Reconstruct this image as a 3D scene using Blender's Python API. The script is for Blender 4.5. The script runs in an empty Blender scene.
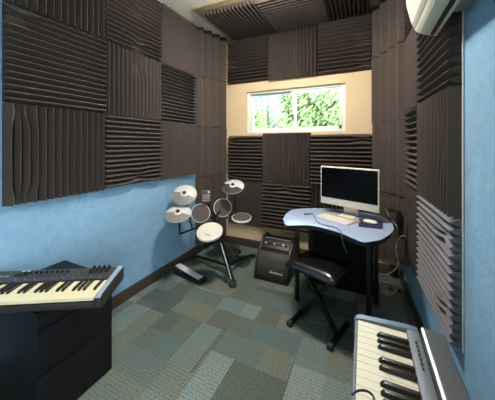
import bpy, bmesh, math, random
from mathutils import Vector, Matrix, noise
random.seed(7)
scene = bpy.context.scene
COL = scene.collection
PI = math.pi

# ------------------------------------------------------------------ camera
CAM_H = 1.33
YAW = math.radians(25.2)
F = 248.0
cd = bpy.data.cameras.new('camera'); cam = bpy.data.objects.new('camera', cd); COL.objects.link(cam)
cam.location = (0, 0, CAM_H); cam.rotation_euler = (PI/2, 0, YAW)
cd.sensor_width = 36; cd.lens = 36*F/495; cd.shift_y = -56/495; cd.clip_start = 0.02
scene.camera = cam
CS, SN = math.cos(YAW), math.sin(YAW)
def Q(px, py, d):                     # survey: sight line at depth d -> room point
    t = (px-247.5)/F
    return Vector((d*(t*CS-SN), d*(t*SN+CS), CAM_H-(py-144)/F*d))
def P(px, py, z):                     # survey: sight line meeting height z
    return Q(px, py, F*(CAM_H-z)/(py-144))

# ------------------------------------------------------------------ materials
def srgb(r, g, b):
    f = lambda c: (c/255/12.92 if c/255 <= .04045 else ((c/255+.055)/1.055)**2.4)
    return (f(r), f(g), f(b), 1)
def new_mat(name):
    m = bpy.data.materials.new(name); m.use_nodes = True
    nt = m.node_tree; return m, nt, nt.nodes['Principled BSDF'], nt.nodes, nt.links
def mat(name, col, rough=.5, metal=0, spec=.5, var=.0, vscale=40, bump=0, bscale=200, coat=0, sheen=0):
    m, nt, b, N, L = new_mat(name)
    b.inputs['Roughness'].default_value = rough; b.inputs['Metallic'].default_value = metal
    b.inputs['Specular IOR Level'].default_value = spec
    b.inputs['Coat Weight'].default_value = coat
    b.inputs['Sheen Weight'].default_value = sheen
    tc = N.new('ShaderNodeTexCoord')
    nz = N.new('ShaderNodeTexNoise'); nz.inputs['Scale'].default_value = vscale; nz.inputs['Detail'].default_value = 4
    L.new(tc.outputs['Object'], nz.inputs['Vector'])
    rp = N.new('ShaderNodeValToRGB'); L.new(nz.outputs['Fac'], rp.inputs['Fac'])
    rp.color_ramp.elements[0].position = .3; rp.color_ramp.elements[1].position = .7
    rp.color_ramp.elements[0].color = tuple(c*(1-var) for c in col[:3])+(1,)
    rp.color_ramp.elements[1].color = tuple(min(1, c*(1+var)) for c in col[:3])+(1,)
    L.new(rp.outputs['Color'], b.inputs['Base Color'])
    if bump:
        n2 = N.new('ShaderNodeTexNoise'); n2.inputs['Scale'].default_value = bscale; L.new(tc.outputs['Object'], n2.inputs['Vector'])
        bp = N.new('ShaderNodeBump'); bp.inputs['Strength'].default_value = bump; bp.inputs['Distance'].default_value = .003
        L.new(n2.outputs['Fac'], bp.inputs['Height']); L.new(bp.outputs['Normal'], b.inputs['Normal'])
    return m

M = {}
M['foam'] = mat('charcoal_foam', srgb(82, 73, 68), .95, spec=.15, var=.18, vscale=260, bump=.5, bscale=500)
M['foam_lit'] = mat('lit_charcoal_foam', srgb(118, 116, 120), .95, spec=.15, var=.18, vscale=260, bump=.5, bscale=500)  # lighter copy of the charcoal foam, bright light put into its colour
M['beige'] = mat('beige_paint', srgb(226, 200, 162), .8, var=.03, vscale=6, bump=.08, bscale=150)
M['ceil'] = mat('ceiling_paint', srgb(240, 234, 220), .85, var=.02, vscale=5, bump=.1, bscale=120)
M['tan_board'] = mat('tan_board', srgb(176, 156, 122), .8, var=.05, vscale=8)
M['brown_base'] = mat('brown_vinyl', srgb(66, 54, 46), .55, var=.08, vscale=20)
M['black'] = mat('black_plastic', srgb(27, 26, 27), .42, var=.1, vscale=80)
M['black_lam'] = mat('black_laminate', srgb(22, 21, 23), .5, spec=.15, var=.08, vscale=30)
M['black_metal'] = mat('black_metal', srgb(17, 17, 18), .4, spec=.4, metal=0, var=.1)
M['vinyl'] = mat('black_vinyl', srgb(22, 21, 22), .2, spec=1, var=.1, vscale=200, bump=.03, bscale=300)
M['rubber'] = mat('dark_rubber', srgb(52, 49, 47), .75, var=.1, vscale=120)
M['rubber_brown'] = mat('grey_brown_rubber', srgb(84, 77, 72), .7, var=.06, vscale=100)
M['white_plastic'] = mat('white_plastic', srgb(238, 236, 228), .4, var=.02)
M['cymbal'] = mat('pale_cymbal_plastic', srgb(215, 213, 207), .38, var=.03)
M['cymbal_grey'] = mat('grey_cymbal_rubber', srgb(128, 126, 123), .5, var=.06)
M['mesh_head'] = mat('white_mesh', srgb(226, 222, 205), .7, var=.03, vscale=300)
M['silver'] = mat('brushed_silver', srgb(196, 198, 200), .35, metal=.35, var=.05)
M['pale_metal'] = mat('pale_satin_metal', srgb(214, 214, 212), .4, metal=.05, var=.03)
M['chrome'] = mat('chrome', srgb(215, 215, 218), .18, metal=1)
M['cap_silver'] = mat('pale_silver_plastic', srgb(176, 194, 204), .35, metal=.3, var=.03)
M['synth'] = mat('charcoal_case', srgb(62, 62, 66), .45, var=.08, vscale=90)
M['synth_dark'] = mat('dark_case', srgb(40, 36, 35), .5, var=.08, vscale=90)
M['ivory'] = mat('ivory_key', srgb(240, 228, 188), .3, var=.015)
M['ivory_cool'] = mat('cream_key', srgb(228, 220, 196), .35, var=.015)
M['ebony'] = mat('black_key', srgb(34, 29, 27), .3, var=.08)
M['piano'] = mat('silver_grey_case', srgb(108, 111, 117), .5, metal=.2, var=.04, vscale=150)
M['piano_hood'] = mat('grey_case', srgb(74, 73, 73), .6, metal=.05, var=.05, vscale=200)
M['piano_end'] = mat('pale_blue_silver_case', srgb(108, 122, 140), .5, metal=.2, var=.03)
M['desk'] = mat('pale_blue_laminate', srgb(168, 186, 216), .38, var=.08, vscale=90)
M['imac'] = mat('pale_aluminium', srgb(232, 228, 214), .35, metal=.1, var=.01)
M['screen'] = mat('dark_glass_screen', srgb(6, 6, 9), .3, spec=.1)
M['navy'] = mat('navy_cloth', srgb(34, 38, 72), .8, var=.08, vscale=200)
M['wood'] = mat('light_wood', srgb(206, 158, 100), .5, var=.1, vscale=30)
M['teal_cable'] = mat('teal_cable', srgb(58, 104, 104), .5)
M['ac'] = mat('cream_plastic', srgb(232, 226, 208), .4, var=.01)
M['ac_flap'] = mat('pale_flap_plastic', srgb(206, 212, 196), .4, var=.01)
M['slot'] = mat('dark_slot', srgb(14, 14, 14), .6)
M['vinyl_frame'] = mat('white_window_vinyl', srgb(232, 238, 228), .4, var=.01)
M['vinyl_grey'] = mat('grey_latch', srgb(70, 74, 72), .4)
M['grille'] = mat('black_speaker_grille', srgb(40, 37, 35), .5, var=.35, vscale=500, bump=.4, bscale=700)
M['logo'] = mat('white_letters', srgb(225, 222, 215), .4)
M['mark'] = mat('grey_print', srgb(150, 148, 145), .6)
M['trim_white'] = mat('white_trim', srgb(226, 226, 224), .5, var=.02)
M['brick'] = mat('white_adapter', srgb(200, 198, 192), .4)
M['ground'] = mat('outdoor_grass', srgb(70, 84, 56), .9, var=.2, vscale=3); M['ground'].node_tree.nodes['Principled BSDF'].inputs['Specular IOR Level'].default_value = 0
M['leafA'] = mat('bright_leaf', srgb(98, 104, 68), .6, var=.25, vscale=6); M['leafA'].node_tree.nodes['Principled BSDF'].inputs['Specular IOR Level'].default_value = 0
M['leafB'] = mat('mid_leaf', srgb(84, 98, 66), .6, var=.25, vscale=6); M['leafB'].node_tree.nodes['Principled BSDF'].inputs['Specular IOR Level'].default_value = 0
M['bark'] = mat('grey_bark', srgb(62,58,52), .8, var=.2, vscale=12); M['bark'].node_tree.nodes['Principled BSDF'].inputs['Specular IOR Level'].default_value = 0
M['concrete'] = mat('grey_concrete', srgb(86, 98, 100), .8, var=.05); M['concrete'].node_tree.nodes['Principled BSDF'].inputs['Specular IOR Level'].default_value = 0

def glow(name, col, s):
    m, nt, b, N, L = new_mat(name)
    b.inputs['Base Color'].default_value = col
    b.inputs['Emission Color'].default_value = col; b.inputs['Emission Strength'].default_value = s
    return m
M['led_panel'] = glow('ceiling_diffuser', (1, .93, .82, 1), 3.0)

def carpet_wall():
    m, nt, b, N, L = new_mat('blue_wall_carpet')
    b.inputs['Roughness'].default_value = .95; b.inputs['Specular IOR Level'].default_value = .1
    tc = N.new('ShaderNodeTexCoord')
    n1 = N.new('ShaderNodeTexNoise'); n1.inputs['Scale'].default_value = 14; n1.inputs['Detail'].default_value = 8
    n1.inputs['Roughness'].default_value = .75
    L.new(tc.outputs['Object'], n1.inputs['Vector'])
    rp = N.new('ShaderNodeValToRGB'); L.new(n1.outputs['Fac'], rp.inputs['Fac'])
    rp.color_ramp.elements[0].position = .25; rp.color_ramp.elements[0].color = srgb(124, 163, 194)
    rp.color_ramp.elements[1].position = .75; rp.color_ramp.elements[1].color = srgb(147, 184, 211)
    L.new(rp.outputs['Color'], b.inputs['Base Color'])
    n2 = N.new('ShaderNodeTexNoise'); n2.inputs['Scale'].default_value = 260; L.new(tc.outputs['Object'], n2.inputs['Vector'])
    n3 = N.new('ShaderNodeTexNoise'); n3.inputs['Scale'].default_value = 40; L.new(tc.outputs['Object'], n3.inputs['Vector'])
    ad = N.new('ShaderNodeMath'); L.new(n2.outputs['Fac'], ad.inputs[0]); L.new(n3.outputs['Fac'], ad.inputs[1])
    bp = N.new('ShaderNodeBump'); bp.inputs['Strength'].default_value = .55; bp.inputs['Distance'].default_value = .004
    L.new(ad.outputs[0], bp.inputs['Height']); L.new(bp.outputs['Normal'], b.inputs['Normal'])
    return m
M['blue'] = carpet_wall()

def carpet_floor():
    m, nt, b, N, L = new_mat('patchwork_carpet')
    b.inputs['Roughness'].default_value = .95; b.inputs['Specular IOR Level'].default_value = .1
    tc = N.new('ShaderNodeTexCoord')
    def cell(ox, oy, sx, sy):
        mp = N.new('ShaderNodeMapping'); L.new(tc.outputs['Object'], mp.inputs['Vector'])
        mp.inputs['Location'].default_value = (ox, oy, 0); mp.inputs['Scale'].default_value = (1/sx, 1/sy, 0)
        fl = N.new('ShaderNodeVectorMath'); fl.operation = 'FLOOR'; L.new(mp.outputs['Vector'], fl.inputs[0])
        wn = N.new('ShaderNodeTexWhiteNoise'); wn.noise_dimensions = '2D'; L.new(fl.outputs['Vector'], wn.inputs['Vector'])
        return wn
    a = cell(.13, .31, .34, .55); c = cell(.41, .17, .17, .275); e = cell(.77, .63, .51, .183); g = cell(.3, .2, .68, .55)
    def mth(op, x, y):
        n = N.new('ShaderNodeMath'); n.operation = op
        for i, v in enumerate((x, y)):
            if isinstance(v, (int, float)): n.inputs[i].default_value = v
            else: L.new(v, n.inputs[i])
        return n.outputs[0]
    # a big patch, sometimes broken up by a smaller one
    pick = mth('GREATER_THAN', e.outputs['Value'], .62)
    mixv = N.new('ShaderNodeMix'); L.new(pick, mixv.inputs[0]); L.new(a.outputs['Value'], mixv.inputs[2]); L.new(c.outputs['Value'], mixv.inputs[3])
    v = mth('ADD', mth('MULTIPLY', mixv.outputs[0], .75), mth('MULTIPLY', g.outputs['Value'], .25))
    rp = N.new('ShaderNodeValToRGB'); L.new(v, rp.inputs['Fac'])
    cr = rp.color_ramp
    cols = [(.12, (82, 96, 94)), (.32, (104, 110, 98)), (.47, (98, 116, 115)), (.6, (120, 122, 107)), (.74, (114, 132, 130)), (.9, (140, 152, 146))]
    cr.elements[0].position, cr.elements[0].color = cols[0][0], srgb(*cols[0][1])
    cr.elements[1].position, cr.elements[1].color = cols[-1][0], srgb(*cols[-1][1])
    for p, k in cols[1:-1]:
        el = cr.elements.new(p); el.color = srgb(*k)
    nz = N.new('ShaderNodeTexNoise'); nz.inputs['Scale'].default_value = 110; nz.inputs['Detail'].default_value = 5
    L.new(tc.outputs['Object'], nz.inputs['Vector'])
    # ribs of the loop pile, running with or across the patch
    sp = N.new('ShaderNodeSeparateXYZ'); L.new(tc.outputs['Object'], sp.inputs[0])
    ribx = mth('SINE', mth('MULTIPLY', sp.outputs[0], 2*PI/.017), 0); riby = mth('SINE', mth('MULTIPLY', sp.outputs[1], 2*PI/.02), 0)
    sel = mth('GREATER_THAN', a.outputs['Value'], .5)
    mr = N.new('ShaderNodeMix'); L.new(sel, mr.inputs[0]); L.new(ribx, mr.inputs[2]); L.new(riby, mr.inputs[3])
    fac = mth('ADD', mth('MULTIPLY', mr.outputs[0], .09), mth('ADD', mth('MULTIPLY', nz.outputs['Fac'], 1.7), .02))
    mx = N.new('ShaderNodeVectorMath'); mx.operation = 'SCALE'; L.new(rp.outputs['Color'], mx.inputs[0]); L.new(fac, mx.inputs['Scale'])
    L.new(mx.outputs['Vector'], b.inputs['Base Color'])
    bp = N.new('ShaderNodeBump'); bp.inputs['Strength'].default_value = .4; bp.inputs['Distance'].default_value = .003
    L.new(nz.outputs['Fac'], bp.inputs['Height']); L.new(bp.outputs['Normal'], b.inputs['Normal'])
    return m
M['carpet'] = carpet_floor()

def glass_mat():
    m, nt, b, N, L = new_mat('window_glass'); N.remove(b)
    tr = N.new('ShaderNodeBsdfTransparent'); tr.inputs['Color'].default_value = (.95, .98, .96, 1)
    gl = N.new('ShaderNodeBsdfGlossy'); gl.inputs['Roughness'].default_value = .02
    fr = N.new('ShaderNodeFresnel'); fr.inputs['IOR'].default_value = 1.45
    mx = N.new('ShaderNodeMixShader'); L.new(fr.outputs[0], mx.inputs[0]); L.new(tr.outputs[0], mx.inputs[1]); L.new(gl.outputs[0], mx.inputs[2])
    L.new(mx.outputs[0], N['Material Output'].inputs['Surface']); return m
M['glass'] = glass_mat()

def facade_mat():
    m, nt, b, N, L = new_mat('pale_blue_facade')
    tc = N.new('ShaderNodeTexCoord')
    mp = N.new('ShaderNodeMapping'); L.new(tc.outputs['Object'], mp.inputs['Vector']); mp.inputs['Rotation'].default_value = (PI/2, 0, 0)
    br = N.new('ShaderNodeTexBrick'); L.new(mp.outputs['Vector'], br.inputs['Vector'])
    br.offset = 0; br.inputs['Scale'].default_value = 1; br.inputs['Brick Width'].default_value = .5; br.inputs['Row Height'].default_value = 2.2
    br.inputs['Mortar Size'].default_value = .09; br.inputs['Color1'].default_value = srgb(52, 84, 98); br.inputs['Color2'].default_value = srgb(60, 90, 102)
    br.inputs['Mortar'].default_value = srgb(86, 98, 100)
    L.new(br.outputs['Color'], b.inputs['Base Color']); b.inputs['Roughness'].default_value = .9; b.inputs['Specular IOR Level'].default_value = 0
    return m
M['facade'] = facade_mat()

# ------------------------------------------------------------------ geometry helper
OFF = {}
class G:
    def __init__(s): s.v = []; s.f = []
    def add(s, vs, fs):
        k = len(s.v); s.v += [Vector(p) for p in vs]; s.f += [tuple(i+k for i in q) for q in fs]; return s
    def box(s, a, b):
        x0, y0, z0 = a; x1, y1, z1 = b
        return s.add([(x0,y0,z0),(x1,y0,z0),(x1,y1,z0),(x0,y1,z0),(x0,y0,z1),(x1,y0,z1),(x1,y1,z1),(x0,y1,z1)],
                     [(3,2,1,0),(4,5,6,7),(0,1,5,4),(1,2,6,5),(2,3,7,6),(3,0,4,7)])
    def prism(s, poly, z0, z1):          # polygon in xy
        n = len(poly)
        return s.add([(p[0],p[1],z0) for p in poly]+[(p[0],p[1],z1) for p in poly],
                     [tuple(range(n-1,-1,-1)), tuple(range(n,2*n))]+[(i,(i+1)%n,(i+1)%n+n,i+n) for i in range(n)])
    def extrude(s, poly3, d):            # planar polygon of 3D points swept by d
        n = len(poly3); d = Vector(d)
        ps = [Vector(p) for p in poly3]
        return s.add(ps+[p+d for p in ps], [tuple(range(n-1,-1,-1)), tuple(range(n,2*n))]+[(i,(i+1)%n,(i+1)%n+n,i+n) for i in range(n)])
    def tube(s, pts, r, n=10):
        pts = [Vector(p) for p in pts]; rs = r if isinstance(r, (list, tuple)) else [r]*len(pts)
        k = len(s.v); up = None
        for i, p in enumerate(pts):
            t = (pts[min(i+1, len(pts)-1)]-pts[max(i-1, 0)]).normalized()
            if up is None: up = t.orthogonal().normalized()
            up = (up - t*up.dot(t)).normalized(); w = t.cross(up)
            s.v += [p+(up*math.cos(2*PI*j/n)+w*math.sin(2*PI*j/n))*rs[i] for j in range(n)]
        for i in range(len(pts)-1):
            for j in range(n):
                a = k+i*n+j; b = k+i*n+(j+1)%n
                s.f.append((a, b, b+n, a+n))
        s.f.append(tuple(k+j for j in range(n-1,-1,-1))); e = k+(len(pts)-1)*n
        s.f.append(tuple(e+j for j in range(n))); return s
    def bar(s, a, b, w, h):              # rectangular bar
        a, b = Vector(a), Vector(b); t = (b-a).normalized()
        side = t.cross(Vector((0,0,1)));  side = side.normalized() if side.length > 1e-4 else Vector((1,0,0))
        up = side.cross(t)
        c = [side*w/2*i+up*h/2*j for i, j in ((-1,-1),(1,-1),(1,1),(-1,1))]
        return s.add([a+q for q in c]+[b+q for q in c], [(0,1,2,3),(7,6,5,4),(4,5,1,0),(5,6,2,1),(6,7,3,2),(7,4,0,3)])
    def lathe(s, prof, c, axis=(0,0,1), n=32):   # profile (r, h) round an axis; closed with caps
        axis = Vector(axis).normalized(); u = axis.orthogonal().normalized(); w = axis.cross(u); c = Vector(c); k = len(s.v)
        for r, h in prof:
            s.v += [c+axis*h+(u*math.cos(2*PI*j/n)+w*math.sin(2*PI*j/n))*max(r, 1e-4) for j in range(n)]
        for i in range(len(prof)-1):
            for j in range(n):
                a = k+i*n+j; b = k+i*n+(j+1)%n; s.f.append((a, b, b+n, a+n))
        s.f.append(tuple(k+j for j in range(n-1,-1,-1))); e = k+(len(prof)-1)*n; s.f.append(tuple(e+j for j in range(n))); return s
    def xf(s, mtx):
        s.v = [mtx @ p for p in s.v]; return s
    def build(s, name, m, parent=None, loc=None, bevel=0, seg=2, smooth=40):
        off = OFF[parent.name] if parent else Vector(loc if loc is not None else (0,0,0))
        me = bpy.data.meshes.new(name); me.from_pydata([p-off for p in s.v], [], s.f)
        bm = bmesh.new(); bm.from_mesh(me)
        bmesh.ops.recalc_face_normals(bm, faces=bm.faces)
        if bevel:
            es = [e for e in bm.edges if len(e.link_faces) == 2 and e.calc_face_angle(0) > .6]
            bmesh.ops.bevel(bm, geom=es, offset=bevel, segments=seg, affect='EDGES', profile=.5, clamp_overlap=True)
        bm.to_mesh(me); bm.free()
        me.materials.append(m)
        for p in me.polygons: p.use_smooth = True
        me.set_sharp_from_angle(angle=math.radians(smooth))
        o = bpy.data.objects.new(name, me); COL.objects.link(o)
        if parent: o.parent = parent; OFF[o.name] = off
        else: o.location = off; OFF[o.name] = off
        return o
def tag(o, label, cat, group=None, kind=None):
    o['label'] = label; o['category'] = cat
    if group: o['group'] = group
    if kind: o['kind'] = kind
    return o
def root(name, loc, label, cat, group=None):
    o = bpy.data.objects.new(name, None); COL.objects.link(o); o.location = loc; o.empty_display_size = .1
    OFF[o.name] = Vector(loc); return tag(o, label, cat, group)
def struct(o): o['kind'] = 'structure'; return o
def spline(pts, n=8):
    pts = [Vector(p) for p in pts]; out = []
    for i in range(len(pts)-1):
        a, b, c, d = pts[max(i-1,0)], pts[i], pts[i+1], pts[min(i+2,len(pts)-1)]
        for k in range(n):
            t = k/n
            out.append(.5*((2*b)+(c-a)*t+(2*a-5*b+4*c-d)*t*t+(-a+3*b-3*c+d)*t**3))
    return out+[pts[-1]]
def frame(o, u, v, n):                   # local (u, v, n) -> world
    o, u, v, n = map(Vector, (o, u, v, n))
    return Matrix(((u.x,v.x,n.x,o.x),(u.y,v.y,n.y,o.y),(u.z,v.z,n.z,o.z),(0,0,0,1)))

# ------------------------------------------------------------------ room
XL, YB, ZC = -1.84, 2.92, 2.74
YF = -1.7
def XR(y): return .394-.045*(y-1.392)
t = .1
struct(G().box((XL-.3, YF-.3, -.1), (XR(YF)+.4, YB+.12, 0)).build('floor', M['carpet']))
struct(G().box((XL-.3, YF-.3, ZC), (XR(YF)+.4, YB+.12, ZC+.1)).build('ceiling', M['ceil']))
struct(G().box((XL-.12, YF-.12, 0), (XL, YB+.12, ZC)).build('wall_left', M['blue']))
DY0, DY1, DZT = -.97, -.42, 2.0                     # unseen doorway behind the photographer, added so daylight brightens the left wall
def rwall(g, y0, y1, z0, z1): return g.prism([(XR(y0), y0), (XR(y0)+.12, y0), (XR(y1)+.12, y1), (XR(y1), y1)], z0, z1)
g = G(); rwall(g, YF-.12, DY0, 0, ZC); rwall(g, DY0, DY1, DZT, ZC); rwall(g, DY1, YB+.12, 0, ZC)
struct(g.build('wall_right', M['blue']))
g = G(); rwall(g, DY0+.0005, DY0+.05, .001, DZT-.001); rwall(g, DY1-.05, DY1-.0005, .001, DZT-.001); rwall(g, DY0+.0505, DY1-.0505, DZT-.05, DZT-.001)
struct(g.build('added_doorway', M['trim_white'], bevel=.003))
struct(G().box((.6, -5, -.12), (6, 1.5, -.1)).build('terrace', M['concrete']))
struct(G().box((XL, YF-.12, 0), (XR(YF), YF, ZC)).build('wall_front', M['beige']))
WX0, WX1, WZ0, WZ1 = -1.39, -.185, 1.47, 2.005
g = G()
g.box((XL, YB, 0), (WX0, YB+.12, ZC)); g.box((WX1, YB, 0), (XR(YB), YB+.12, ZC))
g.box((WX0, YB, 0), (WX1, YB+.12, WZ0)); g.box((WX0, YB, WZ1), (WX1, YB+.12, ZC))
struct(g.build('wall_back', M['beige']))
struct(G().extrude([(XL+.0005, YF, .0005), (XL+.014, YF, .0005), (XL+.014, YF, .085), (XL+.008, YF, .095), (XL+.0005, YF, .095)], (0, YB-YF-.002, 0)).build('baseboard_left', M['brown_base']))
struct(G().extrude([(XL+.0145, YB-.0005, .0005), (XL+.0145, YB-.014, .0005), (XL+.0145, YB-.014, .085), (XL+.0145, YB-.008, .095), (XL+.0145, YB-.0005, .095)], (XR(YB)-XL-.03, 0, 0)).build('baseboard_back', M['brown_base']))
wr_u = Vector((-.045, 1, 0)).normalized(); wr_n = Vector((-1, -.045, 0)).normalized()
struct(G().box((0, .0005, .0005), (YB-DY1-.06, .012, .095)).xf(frame((XR(DY1), DY1, 0), wr_u, wr_n, (0,0,1))).build('baseboard_right', M['brown_base']))
# white strip that closes the foam's near edge on the right wall
struct(G().box((0, .0005, .42), (.007, .008, 2.2)).xf(frame((XR(1.375), 1.375, 0), wr_u, wr_n, (0,0,1))).build('trim_1', M['trim_white'], bevel=.002))

# window: slider in a drywall opening
w = G()
e = .04
w.box((WX0, YB+.03, WZ0), (WX0+e, YB+.1, WZ1)); w.box((WX1-e, YB+.03, WZ0), (WX1, YB+.1, WZ1))
w.box((WX0+e, YB+.03, WZ0), (WX1-e, YB+.1, WZ0+.035)); w.box((WX0+e, YB+.03, WZ1-.03), (WX1-e, YB+.1, WZ1))
win = struct(w.build('window_1', M['vinyl_frame'], bevel=.003))
xm = -.775
def sash(x0, x1, y0, y1, nm):
    s = G(); q = .03
    z0, z1 = WZ0+.036, WZ1-.031
    s.box((x0, y0, z0), (x0+q, y1, z1)); s.box((x1-q, y0, z0), (x1, y1, z1)); s.box((x0+q, y0, z0), (x1-q, y1, z0+.028)); s.box((x0+q, y0, z1-.028), (x1-q, y1, z1))
    o = s.build(nm, M['vinyl_frame'], win, bevel=.003)
    G().box((x0+q, (y0+y1)/2-.002, z0+.028), (x1-q, (y0+y1)/2+.002, z1-.028)).build('glass_pane', M['glass'], o)
    return o
s1 = sash(WX0+e+.001, xm+.02, YB+.07, YB+.095, 'sash')
s2 = sash(xm-.02, WX1-e-.001, YB+.04, YB+.065, 'sash')
G().box((xm-.013, YB+.022, 1.63), (xm+.007, YB+.0395, 1.69)).build('latch', M['vinyl_grey'], win, bevel=.004)
G().box((WX1-e-.03, YB+.022, WZ0+.036), (WX1-e-.005, YB+.0395, WZ0+.075)).build('sash_stop', M['vinyl_grey'], win, bevel=.004)
G().box((WX0, YB+.0005, WZ0), (WX1, YB+.029, WZ0+.012)).build('sill', M['vinyl_frame'], win, bevel=.002)

# ------------------------------------------------------------------ acoustic foam
def ridge_mesh(g, mtx, w, h, orient, n, depth, base, pinches=(), wig=.0, tipw=.16):
    """ridged sheet in local (u 0..w, v 0..h, d); orient V: ridges run along v"""
    A, Lc = (w, h) if orient == 'V' else (h, w)
    p = A/n
    prof = [(0, base)]
    for i in range(n):
        prof += [(p*i+p*(.5-tipw/2), depth), (p*i+p*(.5+tipw/2), depth), (p*(i+1), base)]
    ns = 26 if (pinches or wig) else 1
    k0 = len(g.v); m = len(prof)
    seed = random.random()*50
    for j in range(ns+1):
        b = Lc*j/ns
        row = []
        for a, d in prof:
            aa, dd = a, d
            for (pa, pb, ra, rb, st) in pinches:
                wgt = st*math.exp(-((a-pa*A)/ra)**2-((b-pb*Lc)/rb)**2)
                if dd > base: dd = base+(dd-base)*(1-.7*wgt)
                aa += (pa*A-aa)*.75*wgt
            if wig and d > base:
                aa += wig*noise.noise(Vector((a*9+seed, b*3, seed)))
            row.append((aa, dd))
        row = [(0, 0)]+row+[(A, 0)]
        for aa, dd in row:
            u, v = (aa, b) if orient == 'V' else (b, aa)
            g.v.append(mtx @ Vector((u, v, dd)))
    mm = m+2
    for j in range(ns):
        for i in range(mm):
            a = k0+j*mm+i; b2 = k0+j*mm+(i+1) % mm
            g.f.append((a, b2, b2+mm, a+mm))
    # end caps: slab + each tooth
    for e0 in (k0, k0+ns*mm):
        g.f.append(tuple([e0]+[e0+1+3*i for i in range(n+1)]+[e0+mm-1]))
        for i in range(n):
            q = e0+1+3*i; g.f.append((q, q+1, q+2, q+3))
    return g
PG = {}
def panel(label, grp, o, u, v, nrm, w, h, orient, n=14, depth=.06, base=.006, pinches=(), wig=.0008, m='foam', tipw=.07):
    o, u, v, nrm = Vector(o), Vector(u), Vector(v), Vector(nrm)
    mtx = frame(o+nrm*.001, u, v, nrm)
    g = ridge_mesh(G(), mtx, w, h, orient, n, depth, base, pinches, wig, tipw)
    ob = g.build('foam_panel', M[m], loc=o+u*w/2+v*h/2, smooth=25)
    return tag(ob, label, 'acoustic panel', grp)
UP = (0, 0, 1)
# left wall: three columns, three rows
LC = [(.672, 1.256), (1.258, 1.835), (1.837, 2.394)]
LR = [(.98, 1.562), (1.566, 2.128), (2.131, 2.715)]
where_c = ['nearest the camera', 'middle column', 'column beside the corner foam']
where_r = ['bottom row', 'middle row', 'top row']
pin = {(0,0): [(.13,.06,.05,.05,1), (.13,.93,.05,.06,1)], (0,1): [(.9,.12,.05,.08,1)], (1,0): [(.12,.55,.05,.06,.9)],
       (1,1): [(.55,.82,.05,.07,1)], (1,2): [(.12,.55,.05,.06,1), (.62,.55,.04,.06,1)], (0,2): [(.12,.15,.05,.08,1)]}
for ci, (y0, y1) in enumerate(LC):
    for ri, (z0, z1) in enumerate(LR):
        ori = 'V' if (ci+ri) % 2 == 0 else 'H'
        lab = 'dark foam panel, %s ridges, %s of left wall, %s' % ('upright' if ori == 'V' else 'level', where_r[ri], where_c[ci])
        jit = .006 if (ci == 1 and ri == 1) else 0
        panel(lab, 'foam panels on the left wall', (XL, y0, z0-jit), (0,1,0), UP, (1,0,0), y1-y0, z1-z0, ori, n=15 if ori == 'H' else 14, pinches=pin.get((ci, ri), ()))
# back wall
FY = YB
def back(label, x0, x1, z0, z1, ori, n, pn=()):
    panel(label, 'foam panels on the back wall', (x0, YB, z0), (1,0,0), UP, (0,-1,0), x1-x0, z1-z0, ori, n=n, pinches=pn)
back('charcoal foam panel with level ridges above the window, left of the upright-ridged one', -1.645, -1.079, 2.125, 2.69, 'H', 13, [(.45,.15,.04,.06,1)])
back('charcoal foam panel with upright ridges above the window, between two level-ridged panels', -1.077, -.479, 2.115, 2.70, 'V', 14, [(.5,.5,.03,.1,.8)])
back('charcoal foam panel with level ridges above the window, right of the upright-ridged one', -.477, .075, 2.11, 2.70, 'H', 13, [(.55,.8,.05,.08,1), (.15,.85,.05,.06,1)])
back('charcoal foam panel, level ridges, just under the left end of the window', -1.645, -1.158, .86, 1.438, 'H', 13, [(.9,.08,.05,.06,1), (.1,.06,.05,.06,1)])
back('charcoal foam panel with upright ridges under the middle of the window', -1.156, -.558, .855, 1.462, 'V', 13, [(.55,.7,.04,.1,1)])
back('charcoal foam panel with level ridges under the right end of the window, behind the monitor', -.556, .075, .86, 1.438, 'H', 13, [(.92,.85,.05,.08,1)])
back('charcoal foam panel with upright ridges low on the back wall behind the drum pads', -1.645, -1.158, .285, .856, 'V', 12)
back('charcoal foam panel with level ridges low on the back wall above the amplifier', -1.156, -.558, .27, .851, 'H', 13, [(.93,.5,.04,.06,1)])
back('charcoal foam panel with upright ridges low on the back wall behind the desk', -.556, .075, .285, .856, 'V', 14)
# right wall (slightly askew): columns A far, B near
def right(label, y0, y1, z0, z1, ori, n, pn=(), m='foam'):
    panel(label, 'foam panels on the right wall', (XR(y0), y0, z0), wr_u, UP, wr_n, y1-y0, z1-z0, ori, n=n, pinches=pn, m=m, depth=.05)
right('lit-toned foam panel with saw-tooth ridges, lowest on right wall beside the silver piano', 1.392, 2.0, .42, .998, 'H', 15, [(.82,.18,.04,.05,.8), (.22,.15,.04,.05,.8)], 'foam_lit')
right('charcoal foam panel with upright ridges on the right wall, above the lit-toned level-ridged one', 1.392, 2.0, 1.0, 1.592, 'V', 13, [(.18,.6,.04,.1,.8)])
right('charcoal foam panel with level ridges on the right wall right below the air conditioner', 1.392, 2.0, 1.595, 2.19, 'H', 13, [(.78,.2,.05,.08,.9)])
right('narrow charcoal foam panel with upright ridges low beside the right corner column', 2.002, 2.425, .42, .998, 'V', 11)
right('narrow charcoal foam panel with level ridges beside the right corner column, behind the monitor', 2.002, 2.425, 1.0, 1.592, 'H', 13)
right('narrow charcoal foam panel with upright ridges high beside the right corner column', 2.002, 2.425, 1.595, 2.17, 'V', 11)
right('narrow charcoal foam panel with level ridges at the top beside the right corner column', 2.002, 2.425, 2.18, 2.715, 'H', 12)
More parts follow.
